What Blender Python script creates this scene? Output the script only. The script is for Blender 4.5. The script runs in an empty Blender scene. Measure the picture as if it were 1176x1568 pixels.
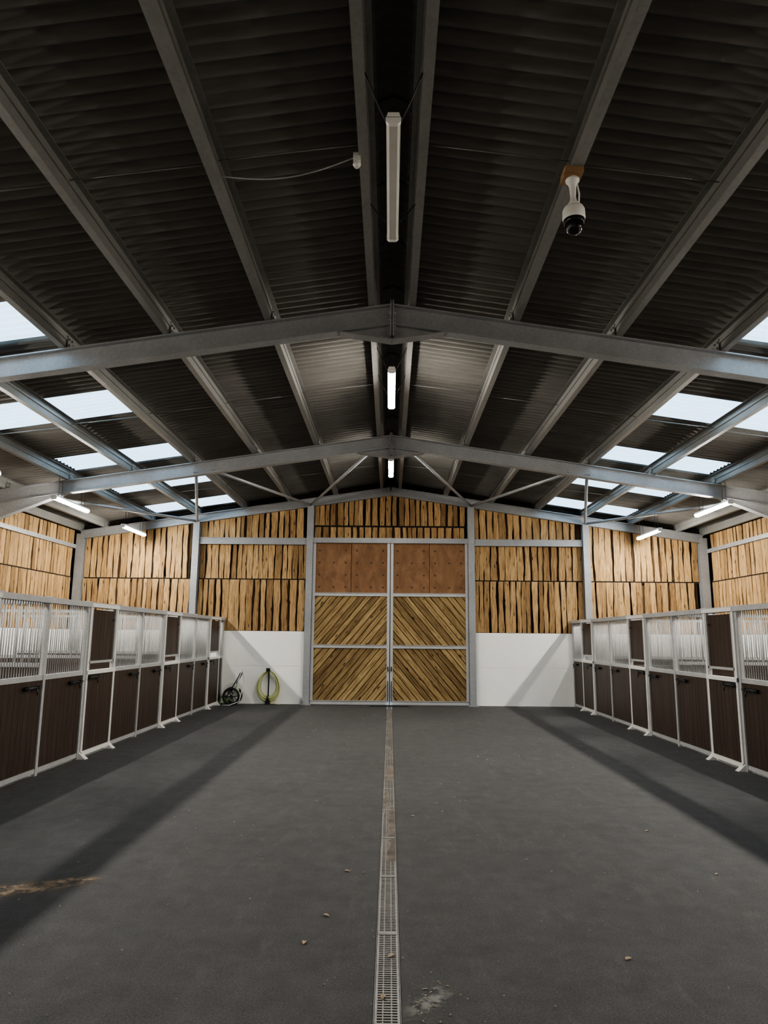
import bpy, math, random
from mathutils import Vector, Matrix, noise
random.seed(7)
sc = bpy.context.scene
try: sc.view_settings.look = 'AgX - Medium High Contrast'
except Exception: pass
D = 18.7; RZ = 5.85; SL = 0.15; HW = 8.35; YF = -3.0
YA, YB = 8.0, 13.6
XL, XR = -4.33, 4.73

# ------------------------------------------------------------------ helpers
class MB:
    def __init__(s): s.v=[]; s.f=[]; s.m=[]; s.s=[]; s.uv=[]
    def face(s, idx, mat=0, smooth=False, uv=None):
        s.f.append(tuple(idx)); s.m.append(mat); s.s.append(smooth)
        s.uv.append(uv if uv else [(0,0)]*len(idx))
    def hexa(s, P, mat=0, uvs=None):
        b=len(s.v); s.v += [tuple(p) for p in P]
        for q in ((0,3,2,1),(4,5,6,7),(0,1,5,4),(1,2,6,5),(2,3,7,6),(3,0,4,7)):
            s.face([b+i for i in q], mat, False, [uvs[i] for i in q] if uvs else None)
    def box(s, c, sz, mat=0, R=None):
        c=Vector(c); hx,hy,hz=[a/2 for a in sz]
        P=[Vector(p) for p in ((-hx,-hy,-hz),(hx,-hy,-hz),(hx,hy,-hz),(-hx,hy,-hz),(-hx,-hy,hz),(hx,-hy,hz),(hx,hy,hz),(-hx,hy,hz))]
        if R is not None: P=[R@p for p in P]
        o=random.random()*50
        if sz[2]>=sz[1] and sz[2]>=sz[0]: uv=[(p.x+p.y+o,p.z+o) for p in P]
        elif sz[1]>=sz[0]: uv=[(p.x+p.z+o,p.y+o) for p in P]
        else: uv=[(p.y+p.z+o,p.x+o) for p in P]
        s.hexa([c+p for p in P], mat, uv)
    def obox(s, p0, p1, w, h, mat=0, up=(0,0,1), off=(0,0)):
        p0=Vector(p0);p1=Vector(p1);d=(p1-p0).normalized();sd=d.cross(Vector(up)).normalized();u=sd.cross(d)
        p0=p0+sd*off[0]+u*off[1];p1=p1+sd*off[0]+u*off[1]
        P=[p0-sd*w/2-u*h/2,p0+sd*w/2-u*h/2,p1+sd*w/2-u*h/2,p1-sd*w/2-u*h/2,
           p0-sd*w/2+u*h/2,p0+sd*w/2+u*h/2,p1+sd*w/2+u*h/2,p1-sd*w/2+u*h/2]
        s.hexa(P,mat)
    def ibeam(s,p0,p1,depth,width,up=(0,0,1),mat=0,tw=.012,tf=.016):
        s.obox(p0,p1,tw,depth-2*tf,mat,up)
        s.obox(p0,p1,width,tf,mat,up,(0,depth/2-tf/2))
        s.obox(p0,p1,width,tf,mat,up,(0,-depth/2+tf/2))
    def tube(s,pts,r,n=8,mat=0,closed=False,smooth=True):
        pts=[Vector(p) for p in pts]; rings=[]; N=len(pts)
        rr = r if isinstance(r,(list,tuple)) else [r]*N
        ref=None
        for i,p in enumerate(pts):
            a=pts[(i-1)%N] if (closed or i>0) else p; b=pts[(i+1)%N] if (closed or i<N-1) else p
            t=(b-a); t = t.normalized() if t.length>1e-9 else Vector((0,0,1))
            if ref is None:
                ref = Vector((0,0,1)) if abs(t.z)<.9 else Vector((1,0,0))
            u=(ref-t*ref.dot(t)); u = u.normalized() if u.length>1e-6 else t.orthogonal().normalized()
            ref=u; w=t.cross(u)
            b0=len(s.v); rings.append(b0)
            for k in range(n):
                an=2*math.pi*k/n; s.v.append(tuple(p+(u*math.cos(an)+w*math.sin(an))*rr[i]))
        M = N if closed else N-1
        for i in range(M):
            a=rings[i];b=rings[(i+1)%N]
            for k in range(n):
                k2=(k+1)%n; s.face([a+k,a+k2,b+k2,b+k],mat,smooth)
        if not closed:
            s.face([rings[0]+k for k in range(n)][::-1],mat); s.face([rings[-1]+k for k in range(n)],mat)
    def prism(s, pts, vec, mat=0, uvs=None):
        vec=Vector(vec); n=len(pts); b=len(s.v)
        s.v += [tuple(Vector(p)) for p in pts] + [tuple(Vector(p)+vec) for p in pts]
        U = uvs if uvs else [(0,0)]*n
        s.face([b+i for i in range(n)][::-1],mat,False,U[::-1]); s.face([b+n+i for i in range(n)],mat,False,U)
        for i in range(n):
            j=(i+1)%n; s.face([b+i,b+j,b+n+j,b+n+i],mat,False,[U[i],U[j],U[j],U[i]])
    def board(s, O, A, L, N, w, length, t, waney=.01, mat=0, seg=None, ztop=None):
        """waney-edged plank: O bottom centre, A across, L along, N normal"""
        O=Vector(O);A=Vector(A);L=Vector(L);N=Vector(N)
        seg = seg or max(2,int(length/.16)); ph=[random.random()*6.3 for _ in range(8)]
        o=random.random()*80; rows=[]
        f1,f2=2.0+random.random()*2,6+random.random()*4
        for i in range(seg+1):
            q=length*i/seg
            e1=waney*(math.sin(q*f1+ph[0])+.6*math.sin(q*f2+ph[1])+.4*math.sin(q*15+ph[4]))
            e2=waney*(math.sin(q*f1*1.2+ph[2])+.6*math.sin(q*f2+ph[3])+.4*math.sin(q*17+ph[5]))
            a=-w/2+e1; b=w/2+e2; base=len(s.v)
            for (x,y) in ((a,0),(b,0),(b,t),(a,t)):
                s.v.append(tuple(O+A*x+L*q+N*y))
            rows.append((base,q,a,b))
        for i in range(seg):
            b0,q0,a0,c0=rows[i]; b1,q1,a1,c1=rows[i+1]
            u=[[(a0+o,q0+o),(c0+o,q0+o),(c0+o+.02,q0+o),(a0+o-.02,q0+o)],[(a1+o,q1+o),(c1+o,q1+o),(c1+o+.02,q1+o),(a1+o-.02,q1+o)]]
            for k in range(4):
                k2=(k+1)%4
                s.face([b0+k,b0+k2,b1+k2,b1+k],mat,False,[u[0][k],u[0][k2],u[1][k2],u[1][k]])
        s.face([rows[0][0]+k for k in (3,2,1,0)],mat); s.face([rows[-1][0]+k for k in range(4)],mat)
    def lathe(s, prof, c, n=24, mat=0):
        c=Vector(c); rings=[]
        for r,z in prof:
            b=len(s.v); rings.append(b)
            for k in range(n):
                a=2*math.pi*k/n; s.v.append((c.x+r*math.cos(a),c.y+r*math.sin(a),c.z+z))
        for i in range(len(prof)-1):
            for k in range(n):
                k2=(k+1)%n; s.face([rings[i]+k,rings[i]+k2,rings[i+1]+k2,rings[i+1]+k],mat,True)
        s.face([rings[0]+k for k in range(n)],mat); s.face([rings[-1]+k for k in range(n)],mat)
    def obj(s,name,mats,parent=None):
        me=bpy.data.meshes.new(name)
        me.from_pydata(s.v,[],s.f)
        for m in mats: me.materials.append(m)
        me.polygons.foreach_set("material_index",s.m)
        me.polygons.foreach_set("use_smooth",s.s)
        ul=me.uv_layers.new(name="UVMap")
        flat=[]
        for u in s.uv:
            for a in u: flat += [a[0],a[1]]
        ul.data.foreach_set("uv",flat)
        me.update()
        import bmesh
        bm=bmesh.new(); bm.from_mesh(me); bmesh.ops.recalc_face_normals(bm,faces=bm.faces); bm.to_mesh(me); bm.free()
        o=bpy.data.objects.new(name,me); sc.collection.objects.link(o)
        if parent: o.parent=parent
        return o

# ------------------------------------------------------------------ materials
class NT:
    def __init__(s,name):
        s.mat=bpy.data.materials.new(name); s.mat.use_nodes=True
        s.n=s.mat.node_tree.nodes; s.l=s.mat.node_tree.links
        s.b=s.n.get("Principled BSDF"); s.out=s.n.get("Material Output")
    def new(s,t,**k):
        x=s.n.new(t)
        for a,b in k.items(): setattr(x,a,b)
        return x
    def coord(s,kind="Object",scale=(1,1,1)):
        tc=s.new("ShaderNodeTexCoord"); mp=s.new("ShaderNodeMapping"); mp.inputs["Scale"].default_value=scale
        s.l.new(tc.outputs[kind],mp.inputs["Vector"]); return mp.outputs[0]
    def noise(s,vec,scale,detail=4,rough=.55,dist=0):
        x=s.new("ShaderNodeTexNoise"); x.inputs["Scale"].default_value=scale; x.inputs["Detail"].default_value=detail
        x.inputs["Roughness"].default_value=rough; x.inputs["Distortion"].default_value=dist
        s.l.new(vec,x.inputs["Vector"]); return x.outputs["Fac"]
    def ramp(s,fac,stops):
        r=s.new("ShaderNodeValToRGB"); e=r.color_ramp.elements
        while len(e)<len(stops): e.new(.5)
        for i,(p,c) in enumerate(stops):
            e[i].position=p; e[i].color=(c[0],c[1],c[2],1) if isinstance(c,tuple) else (c,c,c,1)
        s.l.new(fac,r.inputs[0]); return r.outputs[0]
    def mix(s,fac,a,b,mode="MIX"):
        m=s.new("ShaderNodeMix",data_type="RGBA",blend_type=mode)
        for sock,val in ((m.inputs[0],fac),(m.inputs[6],a),(m.inputs[7],b)):
            if isinstance(val,(int,float)): sock.default_value=val
            elif isinstance(val,tuple): sock.default_value=(val[0],val[1],val[2],1)
            else: s.l.new(val,sock)
        return m.outputs[2]
    def bump(s,h,strength=.3,dist=.01):
        b=s.new("ShaderNodeBump"); b.inputs["Strength"].default_value=strength; b.inputs["Distance"].default_value=dist
        s.l.new(h,b.inputs["Height"]); s.l.new(b.outputs[0],s.b.inputs["Normal"])
    def col(s,c):
        if isinstance(c,tuple): s.b.inputs["Base Color"].default_value=(c[0],c[1],c[2],1)
        else: s.l.new(c,s.b.inputs["Base Color"])
    def set(s,rough=.5,metal=0,spec=None):
        s.b.inputs["Roughness"].default_value=rough; s.b.inputs["Metallic"].default_value=metal
        if spec is not None: s.b.inputs["Specular IOR Level"].default_value=spec

def m_plain(name,c,rough=.5,metal=0,var=.15,scale=6,spec=None):
    t=NT(name); v=t.coord(); n=t.noise(v,scale)
    d=tuple(x*(1-var) for x in c); l=tuple(min(1,x*(1+var)) for x in c)
    t.col(t.ramp(n,[(.3,d),(.7,l)])); t.set(rough,metal,spec); return t.mat
def m_wood(name,dark,mid,light,gs=(22,1.6,1),rough=.7,knots=True,spread=1.0):
    t=NT(name); v=t.coord("UV",gs)
    n=t.noise(v,1.6,5,.6,.8); g=t.ramp(n,[(.30,dark),(.5,mid),(.70,light)])
    fine=t.noise(t.coord("UV",(120,4,1)),1.5,3); g=t.mix(.4,g,t.ramp(fine,[(.3,.35),(.7,1.0)]),"MULTIPLY")
    if knots:
        vo=t.new("ShaderNodeTexVoronoi"); vo.inputs["Scale"].default_value=1.0
        t.l.new(t.coord("UV",(7,2.2,1)),vo.inputs["Vector"])
        k=t.ramp(vo.outputs["Distance"],[(.07,1.0),(.15,0.0)])
        g=t.mix(k,g,tuple(x*.35 for x in dark))
    gi=t.new("ShaderNodeNewGeometry")
    r=t.ramp(gi.outputs["Random Per Island"],[(0,tuple([1-.50*spread,1-.54*spread,1-.58*spread])),(.4,(.85,.83,.80)),(1,(1.0,1.0,.98))])
    g=t.mix(1.0,g,r,"MULTIPLY"); t.col(g); t.set(rough,0,.25); t.bump(n,.3,.004); return t.mat

M_board=m_wood("larch_cladding",(.20,.105,.043),(.49,.315,.145),(.70,.50,.27))
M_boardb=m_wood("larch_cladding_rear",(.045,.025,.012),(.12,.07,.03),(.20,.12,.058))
M_door=m_wood("door_diagonal_boards",(.15,.092,.037),(.37,.26,.12),(.54,.40,.20),gs=(16,1.2,1))
M_ply=m_wood("door_plywood",(.20,.105,.052),(.275,.15,.078),(.34,.195,.105),gs=(2.2,1.2,1),knots=False,spread=.15)
M_dark=m_plain("dark_backing_and_rails",(.012,.009,.006),.9)  # dark backing added behind boards: gaps read dark, no sky leak; also timber rails
M_brown=m_wood("stall_brown_planks",(.036,.025,.020),(.062,.043,.034),(.090,.065,.052),gs=(30,1.5,1),rough=.45,knots=False,spread=.35)
M_black=m_plain("black_steel",(.015,.015,.016),.4)
M_rubber=m_plain("black_rubber",(.012,.012,.012),.7)
M_white=m_plain("white_plastic",(.75,.75,.73),.4,0,.04)
M_screw=m_plain("screw_dark",(.045,.025,.016),.6)

def m_galv(name,a,b,metal=.35,rough=.45):
    t=NT(name); v=t.coord(); vo=t.new("ShaderNodeTexVoronoi"); vo.inputs["Scale"].default_value=35
    t.l.new(v,vo.inputs["Vector"]); n=t.noise(v,2.5,4)
    c=t.mix(.5,t.ramp(n,[(.3,a),(.7,b)]),t.ramp(vo.outputs["Color"],[(0,a),(1,b)])); t.col(c); t.set(rough,metal)
    return t.mat
M_galv=m_galv("galvanised_steel",(.24,.25,.26),(.35,.36,.375))
M_galvd=m_galv("galvanised_purlin",(.19,.19,.182),(.27,.27,.26))
M_galvl=m_galv("galvanised_bright",(.38,.39,.40),(.52,.53,.54),.25)
M_grate=m_galv("worn_drain_grate",(.12,.115,.107),(.26,.255,.245),.3)
t=NT("fibre_cement_roof"); v=t.coord(); n=t.noise(v,1.2,6,.65); n2=t.noise(t.coord("Object",(.6,6,1)),2,4)
c=t.mix(.5,t.ramp(n,[(.3,(.098,.093,.085)),(.7,(.155,.147,.134))]),t.ramp(n2,[(.3,(.088,.084,.077)),(.7,(.175,.165,.15))])); t.col(c); t.set(.8,0,.3); M_roof=t.mat
t=NT("white_painted_concrete"); v=t.coord(); n=t.noise(v,3,6,.6)
c=t.ramp(n,[(.25,(.87,.87,.85)),(.75,(.92,.92,.90))])
t.col(c); t.set(.75,0,.2); t.bump(n,.1,.01); M_conc=t.mat
t=NT("rubber_asphalt_floor"); v=t.coord()
big=t.noise(v,.55,5,.6,.5); med=t.noise(v,5,6,.7); fine=t.noise(v,90,3,.7)
c=t.mix(.5,t.ramp(big,[(.3,(.054,.053,.053)),(.7,(.086,.085,.085))]),t.ramp(med,[(.3,(.044,.043,.043)),(.7,(.098,.096,.095))]))
c=t.mix(.7,c,t.ramp(fine,[(.3,.3),(.72,1.4)]),"MULTIPLY")
vo=t.new("ShaderNodeTexVoronoi"); vo.inputs["Scale"].default_value=16; t.l.new(v,vo.inputs["Vector"])
sp=t.ramp(vo.outputs["Distance"],[(.035,1.0),(.07,0.0)])
sp2=t.mix(1.0,sp,t.ramp(t.noise(v,1.7,3),[(.48,0.0),(.62,.8)]),"MULTIPLY")
c=t.mix(sp2,c,(.36,.35,.33))
sw=t.noise(t.coord("Object",(3.0,.9,1)),2.2,7,.75,.6); c=t.mix(t.ramp(sw,[(.54,0.0),(.75,.28)]),c,(.15,.147,.142))
t.col(c); t.set(.8,0,.3); t.bump(fine,.6,.005); M_floor=t.mat
def m_stain(name,a,b):
    t=NT(name); v=t.coord(); n=t.noise(v,9,6,.75)
    t.col(t.ramp(n,[(.35,a),(.7,b)])); t.set(.95)
    tr=t.new("ShaderNodeBsdfTransparent"); mx=t.new("ShaderNodeMixShader")
    uvv=t.coord("UV"); gd=t.new("ShaderNodeTexGradient",gradient_type="SPHERICAL"); t.l.new(uvv,gd.inputs[0])
    f=t.mix(1.0,t.ramp(gd.outputs["Fac"],[(0.0,0.0),(.55,1.0)]),t.ramp(n,[(.42,0.0),(.56,1.0)]),"MULTIPLY")
    t.l.new(f,mx.inputs[0]); t.l.new(tr.outputs[0],mx.inputs[1]); t.l.new(t.b.outputs[0],mx.inputs[2]); t.l.new(mx.outputs[0],t.out.inputs[0]); return t.mat
M_sand=m_stain("sand_stain",(.13,.10,.075),(.38,.28,.19)); M_scuff=m_stain("scuff_stain",(.09,.088,.085),(.24,.23,.215))
M_dirt=m_plain("drain_dirt",(.12,.097,.077),.95,0,.6,5)
M_trough=m_plain("drain_trough",(.02,.02,.02),.9)
M_leaf=m_plain("dry_leaf",(.36,.26,.15),.8,0,.4,3)
M_straw=m_plain("straw_bits",(.42,.38,.31),.8,0,.3,3)
M_hose=m_plain("yellow_green_hose",(.50,.52,.22),.45)
M_green=m_plain("green_hose",(.16,.34,.10),.45)
M_blockw=m_plain("timber_block",(.28,.17,.085),.7)
t=NT("translucent_rooflight"); n=t.noise(t.coord("Object",(1,8,1)),3,4)
cc=t.ramp(n,[(.3,(.74,.85,.90)),(.7,(.90,.96,.98))]); tl=t.new("ShaderNodeBsdfTranslucent"); t.l.new(cc,tl.inputs[0])
t.l.new(tl.outputs[0],t.out.inputs[0]); M_sky=t.mat
def m_emit(name,c,s):
    t=NT(name); t.col((.9,.9,.88)); t.b.inputs["Emission Color"].default_value=(*c,1); t.b.inputs["Emission Strength"].default_value=s; return t.mat
M_lamp=m_emit("lit_diffuser",(1.0,.945,.85),285)
M_lampc=m_emit("lit_diffuser_ridge",(1.0,.95,.86),260)
M_off=m_plain("unlit_diffuser",(.50,.49,.45),.4,0,.05)

# ------------------------------------------------------------------ floor + drain
mb=MB(); g=.065
for x0,x1 in ((-HW-.2,-g),(g,HW+.2)):
    b=len(mb.v); mb.v += [(x0,YF-.2,0),(x1,YF-.2,0),(x1,D+.3,0),(x0,D+.3,0)]; mb.face([b,b+1,b+2,b+3],0)
floor=mb.obj("floor",[M_floor])
mb=MB(); y0d=YF+.2; y1d=D-.3; ym=(y0d+y1d)/2; yl=y1d-y0d
mb.box((0,ym,-.11),(2*g,yl,.02),1)
for sx in (-1,1):
    mb.box((sx*g,ym,-.05),(.006,yl,.1),0)
    mb.box((sx*(g-.012),ym,-.003),(.012,yl,.008),0)
for sx in (-.02,.02): mb.box((sx,ym,-.004),(.006,yl,.008),0)
y=1.0
while y<D-.4:
    mb.box((0,y,-.004),(2*g-.03,.010,.009),0); y+=.024
for k in range(17): mb.box((0,1.5+k,-.002),(2*g-.02,.035,.010),0)
ys=5.5; prev=None
while ys<D-.4:
    row=[]
    for xx in (-.055,-.03,0,.03,.055):
        n=noise.noise(Vector((xx*12,ys*1.1,3)))+.5*noise.noise(Vector((xx*20,ys*6,8)))
        row.append(len(mb.v)); mb.v.append((xx,ys,-.001+.010*n+ (-.02 if ys<5.8 else 0)))
    if prev:
        for i in range(4): mb.face([prev[i],prev[i+1],row[i+1],row[i]],2,True)
    prev=row; ys+=.06
mb.obj("drain_channel",[M_grate,M_trough,M_dirt],floor)
mb=MB(); mb.box((0,D-.45,.006),(1.05,.16,.012)); 
for q in (.40,.45,.50): mb.box((0,D-q,.014),(.95,.02,.008))
mb.obj("door_drain_grate",[M_black],floor)

# ------------------------------------------------------------------ roof sheets
def roofz(x): return RZ-SL*abs(x)
SKY=[(1.4,2.35),(4.25,5.2),(7.1,8.05),(9.9,10.9),(12.75,13.75),(15.1,16.0),(17.6,18.6)]
mr=MB(); ms=MB()
P=.146; NS=10; step=P/NS; ny=int((D+.35-(YF-.35))/step)
def corr(y): return .025*math.tanh(2.2*math.cos(2*math.pi*y/P))
for sx in (-1,1):
    xs=[.13,2.0,3.97,6.25,8.75]; rm={}; rs={}
    for j in range(ny):
        y0=YF-.35+j*step; y1=y0+step; ym=(y0+y1)/2
        z0=corr(y0); z1=corr(y1)
        sk=any(a<=ym<=b for a,b in SKY)
        for i in range(4):
            tgt,cache=(ms,rs) if (sk and i==2) else (mr,rm)
            ids=[]
            for (xi,jj,yy,zz) in ((i,j,y0,z0),(i+1,j,y0,z0),(i+1,j+1,y1,z1),(i,j+1,y1,z1)):
                key=(xi,jj)
                if key not in cache:
                    cache[key]=len(tgt.v); tgt.v.append((sx*xs[xi],yy,roofz(xs[xi])+zz+.02))
                ids.append(cache[key])
            tgt.face(ids,0,True)
roof=mr.obj("ceiling",[M_roof])
ms.obj("window_rooflight",[M_sky],roof)
mb=MB(); y=YF-.35
prof=[(-.34,roofz(.34)+.055),(-.2,roofz(.2)+.08),(-.1,RZ+.16),(0,RZ+.2),(.1,RZ+.16),(.2,roofz(.2)+.08),(.34,roofz(.34)+.055)]
while y<D+.3:
    y1=min(y+1.06,D+.35)
    b=len(mb.v)
    for yy,dz in ((y,0),(y1+.05,.02)):
        for px,pz in prof: mb.v.append((px,yy,pz+dz))
    for i in range(6): mb.face([b+i,b+i+1,b+8+i,b+7+i],0,True)
    y=y1
b=len(mb.v)  # outer shell added over the cap segments to block sky light at overlaps
for yy in (YF-.4,D+.4):
    for px,pz in prof: mb.v.append((px*1.3,yy,pz+.045-(.05 if abs(px)>.3 else 0)))
for i in range(6): mb.face([b+i,b+i+1,b+8+i,b+7+i],0,True)
mb.obj("ridge_cap",[M_roof],roof)

# ------------------------------------------------------------------ purlins (Z sections)
PX=[.21,1.45,2.66,3.88,5.1,6.32,7.55]
mb=MB()
def purlin(x,y0,y1):
    s=1 if x>0 else -1; zt=roofz(abs(x))-.02
    h=.19; c=(y0+y1)/2; l=y1-y0
    mb.box((x,c,zt-h/2),(.004,l,h),0)
    mb.box((x-s*.03,c,zt-.004),(.06,l,.005),0)
    mb.box((x+s*.036,c,zt-h),(.075,l,.005),0)
    mb.box((x+s*.073,c,zt-h+.011),(.004,l,.022),0)
    mb.box((x-s*.006,c,zt-h*.42),(.022,l,.035),0)
for x in PX:
    for s in (-1,1): purlin(s*x,YF,D+.05)
for s in (-1,1):
    mb.box((s*8.22,(YF+D)/2,roofz(8.22)-.12),(.07,D-YF,.18),0)
for Yf in (2.4,YA,YB,D-.2):
    for x in PX[1:]:
        for s in (-1,1):
            z=roofz(x)-.2
            mb.box((s*(x-.018),Yf,z+.06),(.012,.12,.16),0); mb.box((s*(x-.05),Yf,z-.005),(.10,.12,.014),0)
            for q in (-.035,.035):
                for zz in (.03,.10): mb.tube([(s*(x-.044),Yf+q,z+zz),(s*(x),Yf+q,z+zz)],.013,6,0)
for Yr in (5.2,10.8,16.2):
    for s in (-1,1):
        for i in range(len(PX)-1):
            mb.tube([(s*PX[i],Yr,roofz(PX[i])-.14),(s*PX[i+1],Yr+.02,roofz(PX[i+1])-.10)],.006,6,0)
mb.obj("roof_purlins",[M_galvd],roof)

# ------------------------------------------------------------------ portal frames
def frame(Yf,dep=.26,wid=.15,portal=True):
    m=MB(); cz=RZ-.35
    if not portal: cz+=.03
    for s in (-1,1):
        up=(s*SL,0,1)
        m.ibeam((s*.005,Yf,cz),(s*8.2,Yf,cz-SL*8.2),dep,wid,up)
        if portal:
            zb=lambda x: cz-SL*x-dep/2
            m.prism([(s*6.4,Yf-.006,zb(6.4)),(s*8.1,Yf-.006,zb(8.1)),(s*8.1,Yf-.006,zb(8.1)-.42)],(0,.012,0))
            m.obox((s*6.4,Yf,zb(6.4)-.006),(s*8.1,Yf,zb(8.1)-.42),wid,.014)
            m.prism([(s*.62,Yf-.006,zb(.62)),(0,Yf-.006,zb(0)),(0,Yf-.006,zb(.62)-.10)],(0,.012,0))
            m.obox((s*.62,Yf,zb(.62)-.004),(0,Yf,zb(.62)-.10),wid,.014)
            m.ibeam((s*8.2,Yf,0),(s*8.2,Yf,cz-SL*8.2+.1),.3,wid,(1,0,0))
            m.box((s*8.03,Yf,cz-SL*8.1-.32),(.02,wid,.72))
    if portal:
        m.box((-.014,Yf,cz-.05),(.018,wid+.02,dep+.2)); m.box((.014,Yf,cz-.05),(.018,wid+.02,dep+.2))
        for s in (-1,1):
            for q in (-.05,.05):
                for z in (-.15,-.07,.02): m.tube([(s*.02,Yf+q,cz+z),(s*.045,Yf+q,cz+z)],.013,6)
    return m
for Yf in (2.4,YA,YB):
    frame(Yf).obj("portal_frame",[M_galv])
# ------------------------------------------------------------------ walls
WZ=1.83
def clad_row(mb,O,A,L,N,length,zf0,zf1,w=.13,gap=.045,layer=0,waney=.008):
    q=random.uniform(0,.03)
    while q<length-w*.6:
        ww=w*random.uniform(.7,1.25); c=q+ww/2
        if c+ww/2>length+.01: break
        z0=zf0(c); z1=zf1(c)
        if z1-z0>.05:
            P0=Vector(O)+Vector(A)*c+Vector(L)*z0
            mb.board(P0,A,L,N,ww,z1-z0,.022,waney,layer)
        q+=ww+gap*random.uniform(.2,1.9)
def wall_clad(name_parent,O,A,N,length,topf,splits,mats):
    mb=MB(); L=(0,0,1)
    Nv=Vector(N)
    zs=[WZ+.0]+splits
    for i,z in enumerate(zs):
        z1 = (lambda c,zz=zs[i+1]-.02: min(zz,topf(c)-.02)) if i+1<len(zs) else (lambda c: topf(c)-.02)
        z0 = lambda c,zz=z+.01: zz
        clad_row(mb,Vector(O)+Nv*.03,A,L,N,length,z0,z1,.135,.032,0,.011)
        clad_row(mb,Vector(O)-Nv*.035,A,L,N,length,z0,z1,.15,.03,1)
    for z in splits:
        mb.obox(Vector(O)+Vector((0,0,z)),Vector(O)+Vector(A)*length+Vector((0,0,z)),.06,.10,2)
    return mb.obj("timber_cladding",mats,name_parent)
def conc(mb,p0,p1,t,N):
    p0=Vector(p0);p1=Vector(p1);n=Vector(N)*t/2
    for a,b in ((0,.945),(.955,WZ)):
        mb.obox(p0+n+Vector((0,0,(a+b)/2)),p1+n+Vector((0,0,(a+b)/2)),t,b-a,0)
    mb.obox(p0+n*.8+Vector((0,0,.95)),p1+n*.8+Vector((0,0,.95)),t*.8,.02,0)
mb=MB()
conc(mb,(-HW,D,0),(-2.2,D,0),.06,(0,-1,0)); conc(mb,(2.2,D,0),(HW,D,0),.06,(0,-1,0))
mb.prism([(-HW-.1,D+.12,-.05),(HW+.1,D+.12,-.05),(HW+.1,D+.12,roofz(HW)+.02),(0,D+.12,RZ+.05),(-HW-.1,D+.12,roofz(HW)+.02)],(0,.1,0),1)
mb.box((0,D+.1,RZ+.1),(.8,.1,.3),1)
wb=mb.obj("wall_back",[M_conc,M_dark])
end=frame(D-.13,.22,.14,False)
for s in (-1,1):
    for x in (2.12,5.13):
        end.ibeam((s*x,D-.12,0),(s*x,D-.12,roofz(x)-.4),.18,.17,(0,1,0))
        end.box((s*x,D-.22,.01),(.26,.2,.02))
    end.ibeam((s*8.18,D-.12,0),(s*8.18,D-.12,roofz(8.18)-.3),.2,.2,(0,1,0))
end.obj("gable_frame",[M_galv],wb)
mb=MB()
for s in (-1,1):
    for (xa,xb) in ((.35,2.12),(3.5,2.12),(3.85,5.13),(7.0,5.13)):
        p0=Vector((s*xa,YB+.05,RZ-.36-SL*xa-.05)); p1=Vector((s*xb,D-.16,RZ-.36-SL*xb-.03))
        mb.tube([p0,p1],.034,10)
        for p,dirn in ((p0,1),(p1,-1)):
            dd=(p1-p0).normalized()*dirn
            mb.obox(p-dd*.08,p+dd*.12,.11,.012,0,(0,0,1))
mb.obj("roof_wind_bracing",[M_galv],roof)

CM=[M_board,M_boardb,M_dark]
for x0,x1 in ((-8.1,-5.2),(-5.04,-2.2),(-2.03,2.03),(2.2,5.04),(5.2,8.1)):
    if x0==-2.03:
        m2=MB(); tf=lambda c:roofz(-2.03+c)-.33
        clad_row(m2,(x0,D-.03,0),(1,0,0),(0,0,1),(0,-1,0),x1-x0,lambda c:4.62,tf,.13,.04,0)
        clad_row(m2,(x0,D-.03,0),(1,0,0),(0,0,1),(0,-1,0),x1-x0,lambda c:4.24,lambda c:4.57,.13,.04,0)
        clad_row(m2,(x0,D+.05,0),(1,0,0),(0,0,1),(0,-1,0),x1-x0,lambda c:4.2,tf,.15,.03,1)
        m2.box((0,D,4.59),(4.06,.06,.06),2)
        m2.obj("timber_cladding",CM,wb)
    else:
        sp=[3.18]+([4.22] if abs(x0+x1)/2<5 else [])
        wall_clad(wb,(x0,D,0),(1,0,0),(0,-1,0),x1-x0,lambda c,x0=x0:roofz(x0+c)-.28,sp,CM)
mb=MB()
for s in (-1,1):
    mb.box((s*3.62,D-.09,4.17),(2.85,.10,.16)); mb.box((s*3.62,D-.15,4.255),(2.85,.03,.012))
    mb.box((s*3.62,D-.15,4.09),(2.85,.02,.012))
mb.box((0,D-.10,4.22),(4.08,.14,.10)); mb.box((0,D-.17,4.16),(4.08,.03,.05))
mb.obj("trim_girts",[M_galv],wb)
for s,nm in ((-1,"wall_left"),(1,"wall_right")):
    mb=MB(); X=s*HW; N=(-s,0,0)
    conc(mb,(X,YF,0),(X,D-.2,0),.08,N)
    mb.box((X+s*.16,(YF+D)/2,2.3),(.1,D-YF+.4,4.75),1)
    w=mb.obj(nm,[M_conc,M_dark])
    for y0,y1 in ((YF,2.4),(2.5,YA-.1),(YA+.1,YB-.1),(YB+.1,D-.2)):
        wall_clad(w,(X+s*.02,y0,0),(0,1,0),N,y1-y0,lambda c:4.42,[3.18,3.98],CM)
    mb=MB()
    mb.box((X-s*.06,(YF+D)/2,3.98),(.05,D-YF,.10)); mb.obj("trim_girt",[M_galv],w)
mb=MB()
mb.prism([(-HW-.1,YF,-.05),(HW+.1,YF,-.05),(HW+.1,YF,roofz(HW)+.02),(0,YF,RZ+.05),(-HW-.1,YF,roofz(HW)+.02)],(0,-.1,0),1)
mb.box((0,YF-.05,RZ+.1),(.8,.1,.3),1)
conc(mb,(-HW,YF,0),(HW,YF,0),.06,(0,1,0)); wf=mb.obj("wall_front",[M_conc,M_dark])
wall_clad(wf,(-HW,YF+.05,0),(1,0,0),(0,1,0),2*HW,lambda c:roofz(-HW+c)-.25,[3.18],CM)

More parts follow.
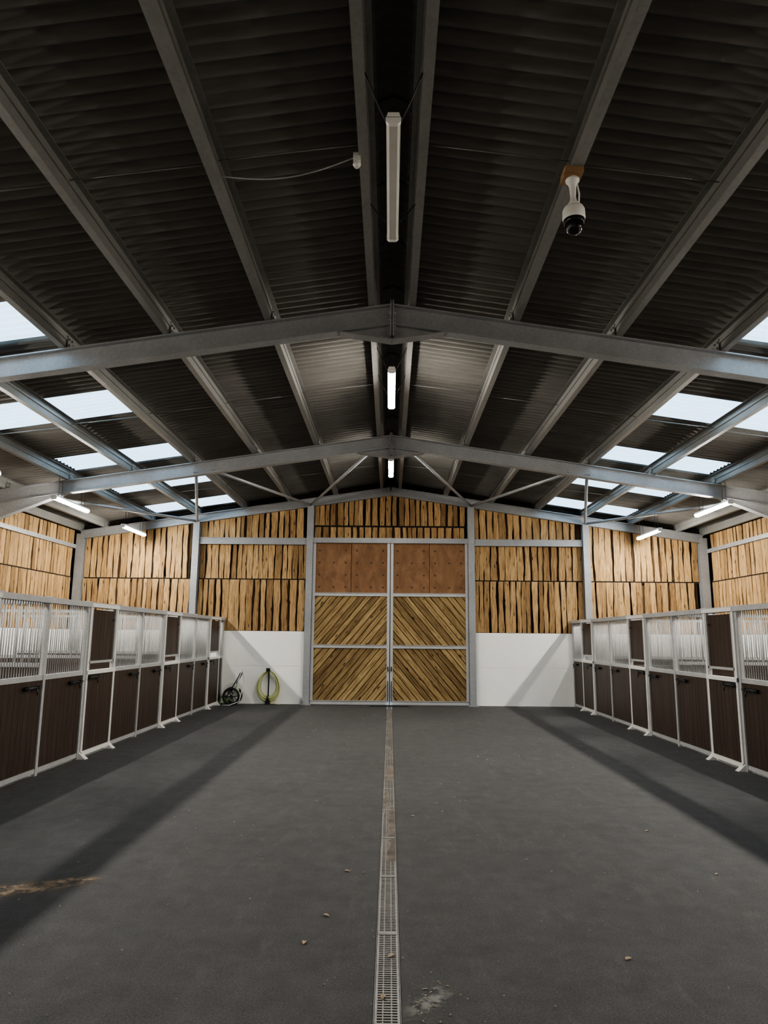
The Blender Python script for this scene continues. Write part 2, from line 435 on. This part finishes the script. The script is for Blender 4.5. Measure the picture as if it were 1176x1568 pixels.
# ------------------------------------------------------------------ doors
def clip(poly,x0,x1,z0,z1):
    def cut(P,f):
        out=[]
        for i in range(len(P)):
            a=P[i];b=P[(i+1)%len(P)];fa=f(a);fb=f(b)
            if fa>=0: out.append(a)
            if (fa>=0)!=(fb>=0):
                t=fa/(fa-fb); out.append((a[0]+(b[0]-a[0])*t,a[1]+(b[1]-a[1])*t))
        return out
    for f in (lambda p:p[0]-x0,lambda p:x1-p[0],lambda p:p[1]-z0,lambda p:z1-p[1]):
        poly=cut(poly,f)
        if len(poly)<3: return []
    return poly
def door(idx,s):
    m=MB(); Yd=D-.10
    xa,xb=sorted((s*.05,s*2.0)); 
    for zc0,zc1 in ((.10,1.42),(1.50,2.75)):
        ang=math.radians(50)*( -s )
        d=Vector((math.cos(ang),math.sin(ang))); nn=Vector((-d.y,d.x)); c=Vector(((xa+xb)/2,(zc0+zc1)/2))
        q=-1.9
        while q<1.9:
            w=random.uniform(.10,.15)
            P=[c+nn*q-d*2.5,c+nn*q+d*2.5,c+nn*(q+w)+d*2.5,c+nn*(q+w)-d*2.5]
            P=clip([(p.x,p.y) for p in P],xa,xb,zc0,zc1)
            if P:
                o=random.random()*70; dy=random.uniform(-.006,.006)
                uv=[(nn.dot(Vector(p)-c)+o,d.dot(Vector(p)-c)+o) for p in P]
                m.prism([(p[0],Yd+.03+dy,p[1]) for p in P],(0,-.022,0),0,uv)
            q+=w+.018
    m.box(((xa+xb)/2,Yd+.05,1.4),(xb-xa,.01,2.7),4)
    mid=(xa+xb)/2
    for u0,u1 in ((xa,mid-.006),(mid+.006,xb)):
        m.box(((u0+u1)/2,Yd+.02,3.46),(u1-u0,.018,1.36),1)
        for ux in (u0+.14,(u0+u1)/2+.03,u1-.14):
            for k in range(4):
                if ux==(u0+u1)/2+.03 and k%2: continue
                z=2.98+k*.32; m.tube([(ux,Yd+.012,z),(ux,Yd+.004,z)],.026,8,2)
    fr=[((xa+xb)/2,.06,xb-xa+.04,.10),((xa+xb)/2,1.46,xb-xa,.085),((xa+xb)/2,2.79,xb-xa,.085)]
    for cx,cz,w,h in fr:
        m.box((cx,Yd-.005,cz),(w,.05,h),3); m.box((cx,Yd-.04,cz+h/2-.004),(w,.03,.008),3)
    for x in (s*.045,s*1.995):
        m.box((x,Yd-.005,2.08),(.07,.06,4.14),3)
    m.box((s*.045,Yd-.06,.35),(.02,.03,.5),5); m.box((s*.045,Yd-.07,.9),(.03,.05,.12),5)
    m.obj("door_%d"%idx,[M_door,M_ply,M_screw,M_galvl,M_dark,M_black],wb)
door(1,-1); door(2,1)

# ------------------------------------------------------------------ stalls
def grille(m,x,y0,y1,s):
    n=max(2,int((y1-y0)/.058)); 
    for i in range(1,n):
        y=y0+(y1-y0)*i/n; m.tube([(x,y,1.19),(x,y,2.09)],.0072,6,0)
    m.box((x,(y0+y1)/2,1.17),(.055,y1-y0,.06),0)
def planks(m,x,y0,y1,z0=.09,z1=1.15):
    n=max(1,round((y1-y0)/.118)); w=(y1-y0)/n
    for i in range(n):
        m.box((x,y0+w*(i+.5),(z0+z1)/2),(.03+.002*random.random(),w-.004,z1-z0),1)
def post(m,x,y): 
    m.box((x,y,1.07),(.07,.06,2.14),3); m.box((x,y,2.165),(.10,.09,.012),3)
def bolt(m,x,y,z,s):
    m.box((x+s*.04,y,z),(.012,.34,.05),2); m.tube([(x+s*.058,y-.2,z),(x+s*.058,y+.2,z)],.011,8,2)
    m.tube([(x+s*.058,y+.08,z),(x+s*.075,y+.08,z-.09)],.009,6,2)
    for q in (-.13,.13): m.box((x+s*.055,y+q,z),(.03,.03,.04),2)
def panel(m,x,y0,y1,s):
    post(m,x,y0); a=y0+.03;b=y1-.03
    grille(m,x,a,b,s); planks(m,x,a,b); m.box((x,(a+b)/2,.06),(.05,b-a,.055),0)
def stall_door(m,x,y0,y1,s):
    post(m,x,y0); a=y0+.035;b=y1-.035; c=(a+b)/2
    xx=x+s*.03
    for y in (a+.025,b-.025): m.box((xx,y,1.1),(.045,.05,2.1),4)
    for z in (.07,1.17,2.12): m.box((xx+s*.01,c,z),(.055,b-a,.055),4)
    planks(m,xx,a+.05,b-.05)
    planks(m,xx-s*.02,a+.09,b-.09,1.33,2.06)
    for y in (a+.075,b-.075): m.box((xx,y,1.65),(.035,.035,.9),3)
    m.box((xx,c,1.31),(.035,b-a-.12,.035),3)
    m.box((xx+s*.02,b-.16,1.92),(.015,.05,.02),2)
    bolt(m,xx,a+.22,1.10,s)
    for y in (a+.02,b-.02):
        m.prism([(x,y-.05,0),(x+s*.14,y-.05,0),(x+s*.10,y-.05,.03),(x+s*.04,y-.05,.09),(x,y-.05,.09)],(0,.10,0),4)
def stall_run(x,s,dc,dw,ends):
    lim0,lim1=ends
    for c in dc:
        m=MB(); d0=c-dw/2; d1=c+dw/2; h=3.45
        L0=max(c-h/2,lim0); L1=min(c+h/2,lim1)
        if d0-L0>.1: panel(m,x,L0,d0,s)
        stall_door(m,x,d0,d1,s)
        if L1-d1>.1: panel(m,x,d1,L1,s)
        else: post(m,x,d1)
        if L1>=lim1-.01: post(m,x,lim1-.05)
        m.box((x,(L0+L1)/2,2.125),(.12,L1-L0,.07),0)
        bolt(m,x,d0-.28,1.06,s)
        if L1-d1>.6: bolt(m,x,L1-.3,1.06,s)
        xo=-s*(HW-.1); y=L0
        if L0>lim0:
            for i in range(9):
                z=.08+i*.135; m.box(((x-s*.05+xo)/2,y,z+.065),(abs(xo-x)-.1,.035,.13),1)
            m.obox((x-s*.04,y,1.32),(xo,y,1.32),.05,.05,0); m.obox((x-s*.04,y,2.1),(xo,y,2.1),.05,.05,0)
            k=int(abs(xo-x)/.09)
            for i in range(1,k):
                xq=x+(xo-x)*i/k; m.tube([(xq,y,1.34),(xq,y,2.08)],.007,5,0)
        m.obj("horse_stall_front",[M_galvl,M_brown,M_black,M_galvl,M_white])
stall_run(XL,1,[10.75-3.45*k for k in (3,2,1,0)]+[14.2,17.65],1.1,(-1,D-.06))
stall_run(XR,-1,[10.3-3.45*k for k in (3,2,1,0)]+[13.75,17.2],1.0,(-1,D-.06))

# ------------------------------------------------------------------ strip lights
def strip(name,x,y0,y1,z,mat,ztop,chain=1,extra=None):
    m=MB()
    def ring(pr,ya,yb,mt):
        m.prism([(x+a,ya,z+b) for a,b in pr],(0,yb-ya,0),mt)
    ring([(-.052,.0),(.052,.0),(.04,.04),(-.04,.04)],y0,y1,0)
    ring([(-.048,0),(-.046,-.028),(-.03,-.044),(.03,-.044),(.046,-.028),(.048,0)],y0+.03,y1-.03,1)
    for e in (y0,y1-.03): ring([(-.055,.004),(-.052,-.032),(-.033,-.05),(.033,-.05),(.052,-.032),(.055,.004)],e,e+.03,0)
    if extra is None:
        for y in (y0+.25,y1-.25):
            for sx in (-.035,.035):
                m.tube([(x+sx,y,z+.035),(x+sx*chain,y,ztop)],.005,5,2)
    else:
        for y,dy in extra:
            for sx in (-1,1):
                pts=[]
                for i in range(9):
                    t_=i/8; pts.append((sx*(.03+.175*t_),y+dy*t_,z+.035+.28*t_-.02*math.sin(math.pi*t_)))
                m.tube(pts,.006,5,2)
    m.obj(name,[M_white,mat,M_black])
for s in (-1,1):
    for yc in (-.1,3.4,6.9,10.4,13.85,17.35):
        strip("strip_light",s*6.36,yc-.76,yc+.76,4.26,M_lamp,roofz(6.36)-.21)
strip("hanging_strip_light",0,9.05,10.6,5.24,M_lampc,5.66,6)
strip("hanging_strip_light",0,13.9,15.4,5.24,M_lampc,5.66,6)
strip("hanging_strip_light",0,4.47,6.0,5.33,M_off,5.4,0,extra=((4.62,-.2),(5.85,.12)))
m=MB()
m.box((-.30,5.28,5.60),(.06,.07,.07),1); m.lathe([(.03,0),(.034,-.02),(.02,-.045)],(-.30,5.28,5.565),12,1)
pts=[]
for i in range(21):
    t_=i/20; pts.append((-.3-1.13*t_,5.28+.02*t_,5.62-.17*t_-.10*math.sin(math.pi*t_)))
m.tube(pts,.006,6,0); m.tube([(-.3,5.28,5.62),(-.24,5.2,5.7),(-.22,4.6,5.66)],.006,6,0)
m.obj("roof_sensor_and_cable",[M_galvl,M_white])

# ------------------------------------------------------------------ security camera
m=MB(); cx,cy=1.45,5.2
m.box((cx,cy,5.405),(.15,.16,.05),2); m.box((cx-.02,cy+.01,5.37),(.12,.12,.03),2)
m.lathe([(.055,.0),(.055,-.02),(.04,-.035),(.028,-.07),(.022,-.16),(.03,-.20),(.045,-.22),(.045,-.24)],(cx,cy,5.36),24,0)
m.lathe([(.045,.0),(.075,-.012),(.088,-.04),(.09,-.11),(.086,-.125)],(cx,cy,5.12),28,0)
m.lathe([(.084,-.125),(.082,-.15),(.074,-.16)],(cx,cy,5.12),28,1)
m.lathe([(.073,-.155)]+[(.073*math.cos(a),-.175-.073*math.sin(a)) for a in [i*math.pi/2/8*.97 for i in range(9)]],(cx,cy,5.12),28,1)
m.tube([(cx,cy-.055,4.93),(cx,cy-.082,4.925)],.022,14,1)
m.tube([(cx+.03,cy,5.36),(cx+.06,cy+.03,5.25),(cx+.05,cy+.03,5.14)],.007,6,0)
g_black=NT("gloss_black"); g_black.col((.01,.01,.012)); g_black.set(.12)
m.obj("security_camera",[M_white,g_black.mat,M_blockw])

# ------------------------------------------------------------------ hose coil on wall
m=MB(); hx,hy,hz=-3.08,D-.17,.50
for k in range(7):
    pts=[]; rx=.20+.016*k+random.uniform(-.01,.01); rz=.30+.014*k; oy=random.uniform(-.05,.05); ox=random.uniform(-.015,.015)
    for i in range(40):
        a=2*math.pi*i/40; pts.append((hx+ox+rx*math.cos(a)*(1-.12*math.sin(a)),hy+oy,hz+rz*math.sin(a)-.01*k))
    m.tube(pts,.011,8,0,closed=True)
m.tube([(hx+.1,hy,.25),(hx+.02,hy-.06,.15),(hx-.02,hy-.05,.04),(hx+.3,hy-.1,.015)],.011,8,0)
m.box((hx,hy+.02,.5),(.035,.03,.75),1); m.box((hx,hy-.05,.83),(.10,.16,.03),1); m.box((hx,hy-.13,.86),(.10,.015,.08),1)
m.box((hx,hy-.03,.05),(.12,.14,.1),1); m.lathe([(.03,0),(.03,.1),(.015,.12)],(hx,hy-.05,.1),12,1)
m.obj("garden_hose",[M_hose,M_black])
m=MB(); cx,cy=-3.93,D-.42
def ringx(c,r,tr,mat,n=28):
    m.tube([(c[0]+r*math.cos(2*math.pi*i/n),c[1],c[2]+r*math.sin(2*math.pi*i/n)) for i in range(n)],tr,8,mat,closed=True)
for yy in (-.17,.17):
    ringx((cx,cy+yy,.22),.19,.028,1)
    m.tube([(cx,cy+yy-.03,.22),(cx,cy+yy+.03,.22)],.035,12,1)
    for k in range(6):
        a=k*math.pi/3; m.tube([(cx,cy+yy,.22),(cx+.18*math.cos(a),cy+yy,.22+.18*math.sin(a))],.009,6,1)
for k in range(7):
    for r in (.10,.13,.155):
        ringx((cx-.03,cy-.1+k*.033,.36),r,.015,2 if k%3 else 0,20)
for yy in (-.13,.13):
    m.tube([(cx-.25,cy+yy,.02),(cx-.12,cy+yy,.2),(cx-.03,cy+yy,.36),(cx+.12,cy+yy,.62),(cx+.2,cy+yy,.78)],.014,8,1)
m.tube([(cx+.2,cy-.13,.78),(cx+.2,cy+.13,.78)],.016,8,1)
m.tube([(cx-.25,cy-.13,.02),(cx-.25,cy+.13,.02)],.014,8,1)
m.tube([(cx-.03,cy-.15,.36),(cx-.03,cy+.15,.36)],.02,8,1)
m.box((cx-.2,cy,.12),(.16,.24,.18),2); m.box((cx-.2,cy-.13,.12),(.10,.03,.12),0)
m.tube([(cx+.1,cy-.16,.4),(cx+.2,cy-.2,.7),(cx+.24,cy-.1,.85),(cx+.28,cy,.6),(cx+.2,cy-.15,.1),(cx,cy-.3,.02),(cx-.2,cy-.3,.02)],.011,8,0)
m.obj("hose_reel_cart",[M_white,M_rubber,M_green])

# ------------------------------------------------------------------ floor debris
m=MB()
def leaf(x,y,r):
    a=random.random()*6.28
    b=len(m.v); n=8
    m.v.append((x,y,.004+.2*r))
    for i in range(n):
        t_=2*math.pi*i/n; ex=r*math.cos(t_); ey=r*.5*math.sin(t_)*(1-.3*math.cos(t_))
        m.v.append((x+ex*math.cos(a)-ey*math.sin(a),y+ex*math.sin(a)+ey*math.cos(a),.002+abs(ey)*.6+random.random()*.1*r))
    for i in range(n): m.face([b,b+1+i,b+1+(i+1)%n],0)
for i in range(22):
    leaf(random.uniform(-3.8,4.2),5+13*random.random(),random.uniform(.012,.022))
for x,y in ((-.47,4.35),(-.38,4.75),(-.02,3.75),(-.3,5.6),(.02,4.2),(1.3,4.2)): leaf(x,y,.024)
m.obj("fallen_leaves",[M_leaf])
m=MB()
for i in range(320):
    x=random.uniform(-4.2,4.6); y=3+15.5*random.random()
    if i<30: x=.2+random.gauss(0,.08); y=3.72+random.gauss(0,.12)
    a=random.random()*3.14; l=random.uniform(.003,.010); dx,dy=math.cos(a)*l,math.sin(a)*l
    m.tube([(x-dx,y-dy,.003),(x,y,.005),(x+dx,y+dy,.003)],random.uniform(.0015,.0035),4)
m.obj("straw_debris",[M_straw])
m=MB()
for (x,y,a,bx,by,mt) in ((-2.5,5.15,.35,.50,.17,0),(-2.2,5.32,.25,.22,.10,0),(.2,3.72,1.2,.26,.13,1)):
    b=len(m.v); n=20; z=.0015+.0004*len(m.f)/20; m.v.append((x,y,z))
    for i in range(n):
        t_=2*math.pi*i/n; ex,ey=bx*math.cos(t_),by*math.sin(t_); m.v.append((x+ex*math.cos(a)-ey*math.sin(a),y+ex*math.sin(a)+ey*math.cos(a),z))
    for i in range(n):
        j=(i+1)%n; m.face([b,b+1+i,b+1+j],mt,False,[(0,0),(math.cos(2*math.pi*i/n),math.sin(2*math.pi*i/n)),(math.cos(2*math.pi*j/n),math.sin(2*math.pi*j/n))])
m.obj("sand_stain",[M_sand,M_scuff],floor)

# ------------------------------------------------------------------ world + camera
w=bpy.data.worlds.new("World"); sc.world=w; w.use_nodes=True
bg=w.node_tree.nodes["Background"]; bg.inputs[0].default_value=(.60,.81,1.0,1); bg.inputs[1].default_value=3.9
cam=bpy.data.cameras.new("Camera"); co=bpy.data.objects.new("Camera",cam); sc.collection.objects.link(co)
cam.sensor_fit='HORIZONTAL'; cam.sensor_width=36; cam.lens=36*1087/1176; cam.clip_start=.05
co.matrix_world=Matrix.Translation((0,0,1.7))@Matrix.Rotation(math.radians(.55),4,'Z')@Matrix.Rotation(math.radians(100.0),4,'X')@Matrix.Rotation(math.radians(.5),4,'Z')
sc.camera=co
